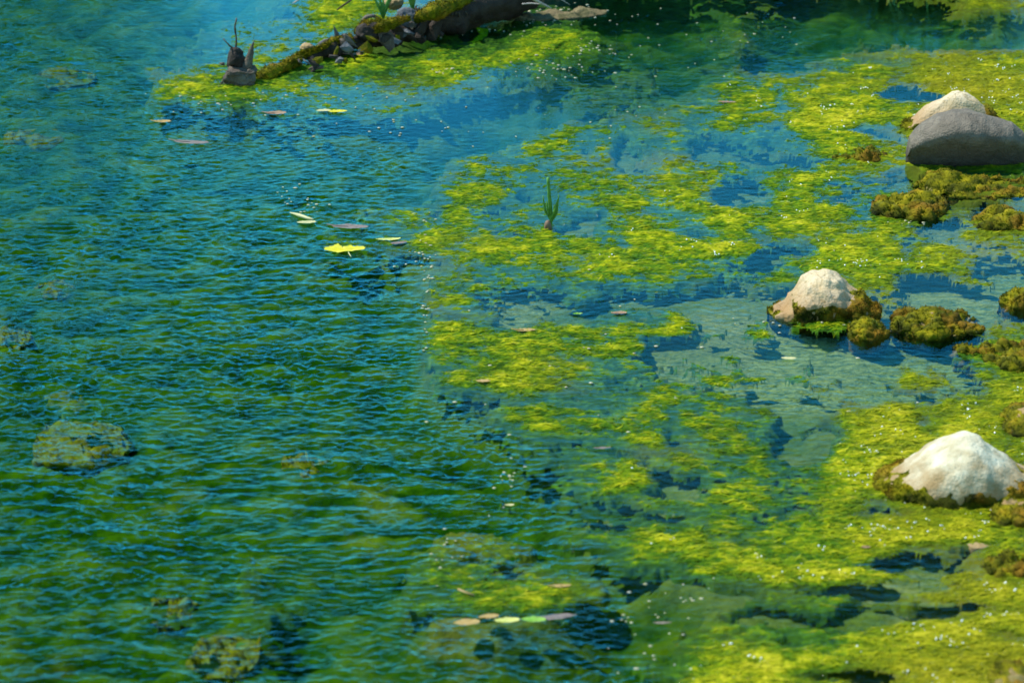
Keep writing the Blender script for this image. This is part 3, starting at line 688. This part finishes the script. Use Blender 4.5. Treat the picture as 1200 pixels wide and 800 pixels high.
for u, v, h, n, sp, m, lab in [
    (600, -17, 0.33999999999999997, 60, .12, 'reed', 'short green reeds on the bank beyond the end of the log'),
    (640, -19, 0.62, 80, .10, 'reed', 'tall green reeds on the bank, mirrored beside the bright algae'),
    (692, -21, 0.66, 90, .12, 'reed', 'tallest dark green reeds mirrored in the calm blue water'),
    (745, -25, 0.39999999999999997, 60, .14, 'reed', 'green reeds on the dark bank right of the tallest clump'),
    (810, -21, 0.32, 50, .14, 'reed', 'low green reeds above the rippled water at the top'),
    (1020, -21, 0.24000000000000002, 140, .10, 'reed_dry', 'golden reeds mirrored at the top right, leftmost golden clump'),
    (1062, -21, 0.27999999999999997, 140, .09, 'reed_dry', 'golden reeds mirrored in the middle of the top right water'),
    (1108, -21, 0.3, 140, .10, 'reed', 'olive reeds mirrored between golden clumps at the top right'),
    (1160, -21, 0.27999999999999997, 140, .12, 'reed_dry', 'dry golden reeds beyond the top right corner')]:
    reed_clump(u, v, h, n, sp, M[m], lab, 100 + k); k += 1

kx2 = np.linspace(-700, 380, 70); vv = []
for j in range(24):
    for u in kx2:
        p = at(u, -95 - 25 * math.sin(u * .013)); t_ = j / 23
        vv.append((p.x, p.y + t_ * 1.8, -0.15 + .4 * (1 - math.exp(-t_ * 6))))
vv = np.array(vv); vv[:, 2] += .05 * fbm3(vv * 5, 3); vv[:, 1] += .06 * fbm3(vv * 4 + 9, 3)
tag(link('bank', mesh_np('bank', vv, grid_faces(24, 70)), M['soil']), kind='structure')
M['shrub'] = mat_flat('shrub_leaf', (0.03, 0.09, 0.01), (0.07, 0.16, 0.02), 0.5, 30, 0.3, 0.3)
for k, (u, v, w, h, lab) in enumerate([(705, -60, .36, .58, 'tall dark green shrub behind the reeds on the far bank'), (770, -66, .46, .80, 'tallest dark green shrub on the far bank right of the reeds'),
        (845, -62, .46, .60, 'dark green shrub on the far bank above the rippled water'), (925, -66, .44, .55, 'low green shrub at the right end of the dark bank'),
        (1075, -46, .60, .55, 'wide olive shrub behind the golden reeds'),
        (-60, -130, .8, 1.5, 'tall shrub beyond the top left corner, only mirrored in the ripples'), (90, -125, .6, 1.15, 'shrub beyond the top left edge mirrored in the ripples, right of the tall one'), (-230, -130, .8, 1.4, 'leftmost tall shrub beyond the top left corner')]):
    r = np.random.default_rng(300 + k); n = 9000; c = r.normal(0, 1, (n, 3)); c /= np.linalg.norm(c, axis=1, keepdims=True)
    c *= (r.uniform(0.25, 1, n) ** 0.5 * (1 + .25 * fbm3(c * 2 + k, 2)))[:, None]; c = c * np.array([w, w * .6, h * .5]) + np.array([0, 0, h * .5])
    d = r.normal(0, 1, (n, 3)); d /= np.linalg.norm(d, axis=1, keepdims=True); sd = np.cross(d, r.normal(0, 1, (n, 3))); sd /= np.linalg.norm(sd, axis=1, keepdims=True)
    vv_ = np.stack([c - d * .011, c + sd * .005, c + d * .011, c - sd * .005], 1).reshape(-1, 3); ff_ = np.arange(n * 4).reshape(-1, 4)
    e0 = empty('shrub', at(u, v), lab, 'shrub', 'shrubs on the far bank'); fo = link('foliage', mesh_np('foliage', vv_, ff_, False), M['shrub'], e0); fo['kind'] = 'stuff'
    for q_ in range(5):
        a = r.uniform(0, 6.28); tube_obj('stem', [V3(0, 0, 0), V3(math.cos(a) * w * .2, math.sin(a) * w * .15, h * .4), V3(math.cos(a) * w * .5, math.sin(a) * w * .3, h * .8)], [.012, .008, .003], M['bark'], e0, ns=5, rings=2)
# mossy foam edge and mud lip below the bank
q, f = ico(5)
W = .20
q = q * np.array([.20, .06, .014]); q += vnormals(q, f) * (.020 * fbm3(q * 22, 4))[:, None]
M['mud'] = mat_rock('wet_mud', (0.10, 0.075, 0.03), (0.20, 0.16, 0.07), (0.05, 0.05, 0.01), 0.005, (0.03, 0.02, 0.01))
o = link('mud_lip', mesh_np('mud_lip', q, f), M['mud'], None, at(652, 19)); o.rotation_euler = (0, 0, R(14))
tag(o, 'brown mossy lip of mud sticking out below the black bank', 'mud')

# ------------------------------------------------------------------ green shoots
M['shoot'] = mat_flat('green_shoot', (0.06, 0.22, 0.02), (0.16, 0.36, 0.05), 0.45, 60, 0.4, 0.25)
sp = empty('water_plant', at(645, 268), 'upright green water plant shoot with a pinkish brown base in open water', 'plant')
def V3(*a): return Vector(a)
tube_obj('stem', [V3(0, 0, -.03), V3(.002, 0, .05), V3(-.004, 0, .11), V3(-.008, 0, .17)], [.007, .0065, .006, .005], M['shoot'], sp, ns=8, rings=4, noise_a=.001)
for (a, b, c, rr) in [((0, 0, .03), (-.018, 0, .06), (-.024, 0, .11), .004), ((0, 0, .03), (.014, -.01, .06), (.022, -.01, .10), .0055), ((0, 0, .02), (.02, 0, .05), (.026, 0, .115), .004),
                      ((0, 0, .04), (-.010, -.01, .07), (-.012, -.01, .095), .0045), ((0, 0, .02), (.010, .01, .04), (.012, .01, .075), .005)]:
    tube_obj('leaf', [V3(*a), V3(*b), V3(*c)], [rr * .7, rr, rr * .35], M['shoot'], sp, ns=7, rings=4)
q, f = ico(3); q = q * np.array([.013, .012, .022]) + np.array([-.008, -.004, .008]); q += vnormals(q, f) * (.004 * fbm3(q * 60, 3))[:, None]
M['pinkb'] = mat_flat('pinkish_base', (0.20, 0.12, 0.07), (0.11, 0.07, 0.035), 0.6, 60)
link('base', mesh_np('base', q, f), M['pinkb'], sp)
for (u, v, z, n, h, lab, sd) in [(449, 22, .06, 5, .11, 'green shoots growing from the log behind the white lump', 1), (484, 14, .10, 6, .12, 'green shoots growing from the log beside the orange moss', 2)]:
    e0 = empty('log_seedling', at(u, v, z), lab, 'plant'); r = np.random.default_rng(sd)
    for k in range(n):
        lx = r.uniform(-.05, .05); tube_obj('leaf', [V3(0, 0, 0), V3(lx * .4, 0, h * .5), V3(lx, r.normal(0, .01), h * r.uniform(.7, 1.1))], [.004, .006, .0015], M['shoot'], e0, ns=6, rings=4)
# bare twigs at the top
M['twig'] = mat_flat('bleached_twig', (0.45, 0.40, 0.36), (0.30, 0.24, 0.2), 0.6, 60)
for pts, rd, lab in [([(646, 10, .12), (628, 1, .16), (608, -12, .22)], .006, 'thin bleached twig in front of the black bank'),
                     ([(634, 5, .12), (622, 4, .12), (612, 5, .12)], .004, 'short pale twig lying against the black bank'),
                     ([(343, 4, .02), (349, 1, .03), (356, -6, .06)], .005, 'pale twig tip poking in at the top edge left of the log'),
                     ([(668, 6, .1), (655, -2, .13), (645, -8, .16)], .003, 'reddish thin twig crossing the black bank')]:
    w = [at(*p) for p in pts]; o = tube_obj('twig', [p - w[0] for p in w], [rd * .6, rd, rd * .8], M['twig'], None, ns=6, rings=4, noise_a=.001); o.location = w[0]; tag(o, lab, 'twig')
w = [at(395, 12, .02), at(403, 6, .04), at(412, 0, .07)]
o = tube_obj('twig', [p - w[0] for p in w], [.003, .004, .003], M['bark'], None, ns=6, rings=3); o.location = w[0]; tag(o, 'reddish brown twig slanting over the algae left of the log shoots', 'twig')

# ------------------------------------------------------------------ floating leaves
OUT = {'oval': [(1, 0), (.82, .30), (.5, .52), (.1, .6), (-.35, .52), (-.72, .3), (-1, 0)],
       'maple': [(1, .05), (.72, .20), (.80, .48), (.45, .40), (.28, .78), (.02, .55), (-.35, .92), (-.42, .52), (-.85, .62), (-.68, .22), (-1, .02)],
       'lobed': [(1, 0), (.93, .30), (.5, .34), (.35, .55), (-.1, .45), (-.3, .85), (-.6, .5), (-.95, .32), (-1, .02)],
       'long': [(1, 0), (.7, .14), (.2, .24), (-.3, .24), (-.8, .13), (-1, 0)]}
def leafmesh(kind, Lh, asp, curl, seed):
    r = np.random.default_rng(seed); up = OUT[kind]; prof = up + [(x, -y * (0.85 + r.uniform(-.1, .15))) for x, y in up[-2:0:-1]]
    P = np.array(prof); n = len(P)
    t = np.arange(n * 4) / 4; P4 = np.stack([np.interp(t, np.arange(n + 1), np.append(P[:, k], P[0, k])) for k in (0, 1)], -1)
    P4 += r.normal(0, .015, P4.shape); m = len(P4); vs = []; rings = [1, .7, .4, .12]
    for s in rings:
        for x, y in P4:
            xx, yy = x * s, y * s * asp
            vs.append((xx * Lh, yy * Lh, curl * Lh * (abs(yy) ** 1.5 * .9 + .35 * xx * xx) + .002 * r.normal() * .4 + .0018))
    vs.append((0, 0, .0016)); fs = []
    for k in range(len(rings) - 1):
        for j in range(m): a = k * m + j; b = k * m + (j + 1) % m; fs.append((a, b, b + m, a + m))
    tr = [((len(rings) - 1) * m + j, (len(rings) - 1) * m + (j + 1) % m, len(vs) - 1) for j in range(m)]
    return mesh_np('blade', np.array(vs), [np.array(fs), np.array(tr)])
def lm(name, a, b): M[name] = mat_flat(name, a, b, 0.42, 70, 0.5, 0.25)
lm('leaf_yellow', (0.75, 0.68, 0.02), (0.60, 0.55, 0.02)); lm('leaf_pale', (0.62, 0.60, 0.30), (0.5, 0.5, 0.25)); lm('leaf_brown', (0.28, 0.16, 0.09), (0.40, 0.27, 0.16))
lm('leaf_tan', (0.52, 0.36, 0.12), (0.38, 0.26, 0.08)); lm('leaf_green', (0.16, 0.42, 0.03), (0.28, 0.50, 0.06)); lm('leaf_grey', (0.27, 0.22, 0.19), (0.17, 0.14, 0.13)); lm('leaf_lime', (0.55, 0.62, 0.12), (0.66, 0.66, 0.22))
def leaf(label, u, v, wpx, kind, mat, rz=0, asp=0.75, curl=.25, tilt=(0, 0), stem=True, seed=1, z=0.0):
    s = pxs(u, v); Lh = wpx * s / 2; p = at(u, v, 0); p.z = algae_z(p.x, p.y) + z + .002
    e0 = empty('floating_leaf', p, label, 'leaf', 'leaves floating on the water'); e0.rotation_euler = (R(tilt[0]), R(tilt[1]), R(rz))
    link('blade', leafmesh(kind, Lh, asp, curl, seed), M[mat], e0)
    if stem: tube_obj('leaf_stem', [V3(-Lh * .1, 0, .003), V3(-Lh * .7, 0, .004), V3(-Lh * 1.25, Lh * .12, .006)], [.0015, .002, .0015], M[mat], e0, ns=5, rings=2)
    return e0
leaf('bright yellow lobed leaf floating alone in the rippled water', 404, 294, 48, 'lobed', 'leaf_yellow', 6, .8, .16, (2, 0), False, 3, .001)
e1 = [o for o in C.objects if o.name.startswith('floating_leaf')][-1]
tube_obj('leaf_stem', [V3(.01, -.02, 0), V3(.012, -.04, .0), V3(.016, -.06, .0)], [.002, .002, .0015], M['leaf_pale'], e1, ns=5, rings=2)
leaf('small cream leaf below the bleached twiglet', 359, 262, 24, 'oval', 'leaf_pale', 5, .8, .2, seed=5, stem=False)
leaf('pinkish brown wet leaf right of the cream leaf', 410, 267, 44, 'oval', 'leaf_grey', -4, .7, .1, seed=6)
leaf('pale lime leaf at the edge of the algae right of the yellow leaf', 455, 282, 30, 'oval', 'leaf_lime', 4, .5, .3, seed=7, stem=False)
leaf('grey pink leaf touching the pale lime leaf', 467, 286, 22, 'oval', 'leaf_grey', 20, .7, .2, seed=8, stem=False)
leaf('brown oval leaf floating just below the log algae', 323, 134, 26, 'oval', 'leaf_brown', 0, .9, .2, seed=9)
leaf('pale silvery leaf joined to the yellow one below the log algae', 379, 131, 18, 'oval', 'leaf_pale', 5, .8, .3, seed=10, stem=False)
leaf('yellow oval leaf below the log algae', 395, 132, 24, 'oval', 'leaf_yellow', 4, .7, .25, seed=11, stem=False)
leaf('brown leaf on the algae beside the log', 415, 68, 26, 'long', 'leaf_brown', -3, 1.5, .25, seed=12, z=.004)
leaf('pinkish tan leaf floating alone in the upper left ripples', 190, 144, 22, 'oval', 'leaf_tan', -3, .8, .3, seed=13)
leaf('bluish grey soaked leaf in the ripples below the tan leaf', 225, 168, 46, 'long', 'leaf_grey', -10, 1.3, .1, seed=14)
leaf('tan pointed leaf, leftmost of the bottom row of leaves', 547, 731, 32, 'oval', 'leaf_tan', 6, .95, .2, seed=15, stem=False)
leaf('tan leaf tucked behind between the leftmost two bottom leaves', 573, 725, 26, 'oval', 'leaf_tan', 12, .8, .2, seed=16, stem=False, z=.003)
leaf('pale yellow leaf, middle of the bottom row of leaves', 594, 731, 32, 'oval', 'leaf_lime', 4, .8, .3, seed=17, z=.005, stem=False)
leaf('bright green leaf in the bottom row of leaves', 625, 729, 30, 'oval', 'leaf_green', -5, .9, .25, seed=18, z=.003, stem=False)
leaf('long greyish leaf, rightmost of the bottom row of leaves', 652, 725, 48, 'long', 'leaf_grey', 12, 1.3, .2, seed=19, z=.001, stem=False)
leaf('reddish tan leaf on the algae below the milky pool', 615, 389, 26, 'oval', 'leaf_tan', 3, .7, .2, seed=20)
leaf('tan leaf at the lower left corner of the big algae mat', 566, 449, 18, 'oval', 'leaf_tan', -5, .8, .25, seed=21, stem=False)
leaf('brown leaf floating in blue water right of the green leaflet', 725, 368, 20, 'oval', 'leaf_brown', 0, .8, .2, seed=22, stem=False)
leaf('small green leaflet floating in the blue channel', 677, 369, 12, 'oval', 'leaf_green', 10, .8, .3, seed=23, stem=False)
leaf('orange brown leaf on the small algae island above the bottom row', 655, 688, 30, 'long', 'leaf_tan', 6, 1.3, .25, seed=24, stem=False)
leaf('grey leaf drifting in the calm blue water near the bottom', 776, 731, 22, 'long', 'leaf_grey', 2, 1.1, .2, seed=25, stem=False)
leaf('purplish brown leaf under the algae in the right middle', 706, 526, 22, 'long', 'leaf_grey', 8, 1.2, .1, seed=26, stem=False)
leaf('brown leaf on the algae near the top right mat edge', 852, 122, 22, 'long', 'leaf_brown', -4, 1.2, .2, seed=27, stem=False)
leaf('dark red leaf on the olive algae in the lower right', 1014, 643, 12, 'oval', 'leaf_brown', 0, .9, .3, seed=28, stem=False)
leaf('pale tan petal floating left of centre near the bottom', 597, 593, 12, 'oval', 'leaf_pale', 0, .8, .3, seed=29, stem=False)
leaf('cream leaf in the milky shallows at the right', 924, 421, 18, 'oval', 'leaf_pale', -6, .8, .1, seed=30, stem=False)
w = [at(340, 249, .004), at(350, 252, .006), at(361, 256, .006), at(367, 257, .006)]
o = tube_obj('catkin', [p - w[0] for p in w], [.004, .006, .0055, .003], M['leaf_pale'], None, ns=8, rings=5, noise_a=.003); o.location = w[0]; tag(o, 'knobbly pale catkin floating above the cream leaf', 'catkin')
w = [at(537, 690, .012), at(546, 694, .012), at(556, 697, .004)]
o = tube_obj('twig', [p - w[0] for p in w], [.004, .0035, .002], M['leaf_tan'], None, ns=6, rings=3, noise_a=.001); o.location = w[0]; tag(o, 'small tan twig on the algae island near the bottom', 'twig')

# ------------------------------------------------------------------ floating white specks
r = np.random.default_rng(77); P = []
for (cu, cv, su, sv, n) in [(500, 330, 4, 45, 34), (492, 300, 14, 10, 14), (470, 150, 60, 22, 30), (650, 82, 22, 8, 40), (690, 58, 22, 5, 26), (755, 745, 26, 32, 26), (600, 20, 60, 5, 60), (660, 16, 22, 4, 60), (540, 36, 40, 6, 30),
                            (595, 545, 12, 30, 16), (345, 118, 50, 8, 22), (230, 122, 25, 6, 16), (528, 650, 12, 20, 12), (760, 50, 60, 30, 24), (900, 40, 70, 20, 10), (360, 235, 22, 12, 20), (700, 140, 60, 18, 10),
                            (523, 85, 10, 3, 14), (1110, 585, 40, 2, 26), (960, 378, 35, 3, 14), (1055, 260, 20, 3, 10), (900, 440, 120, 60, 10), (820, 690, 14, 14, 10), (650, 420, 90, 40, 18)]:
    P += [(cu + r.normal() * su, cv + r.normal() * sv) for _ in range(n)]
qi, fi_ = ico(1); V_, F_ = [], []
for (u, v) in P:
    p = at(u, v); z = algae_z(p.x, p.y); s = r.uniform(.0022, .0055)
    V_.append(qi * np.array([s * r.uniform(.8, 1.6), s, s * .45]) + np.array([p.x, p.y, z + .002])); F_.append(fi_ + len(qi) * len(F_))
M['petal'] = mat_flat('white_specks', (0.62, 0.58, 0.42), (0.5, 0.42, 0.2), 0.4, 60, 0.5, 0.2)
tag(link('floating_specks', mesh_np('floating_specks', np.concatenate(V_), np.concatenate(F_)), M['petal']), 'tiny whitish petals and seeds scattered on the water', 'petals', kind='stuff')

r = np.random.default_rng(31); wgt = np.clip(ALG_E.ravel() - 0.15, 0, 0.6) * keepv.ravel() * sstep(560, 1000, U.ravel())
cl = r.choice(X.size, 420, p=wgt / wgt.sum()); V_, F_ = [], []
for s_ in cl:
    for _ in range(r.integers(1, 5)):
        px, py = X.ravel()[s_] + r.normal() * .008, Y.ravel()[s_] + r.normal() * .012; a = r.uniform(.0012, .0032)
        V_.append(qi * a + np.array([px, py, algae_z(px, py) + a * .6])); F_.append(fi_ + len(qi) * len(F_))
t = NT('glint_bubble'); M['glint_bubble'] = t.done(t.bsdf((0.9, 0.92, 0.85), 0.1, None, 1.0, coat=1.0))  # near-white base colour paints the glints of the bubbles
tag(link('glint_bubbles', mesh_np('glint_bubbles', np.concatenate(V_), np.concatenate(F_)), M['glint_bubble']), 'air bubbles painted whitish for glints on the bright algae', 'bubbles', kind='stuff')
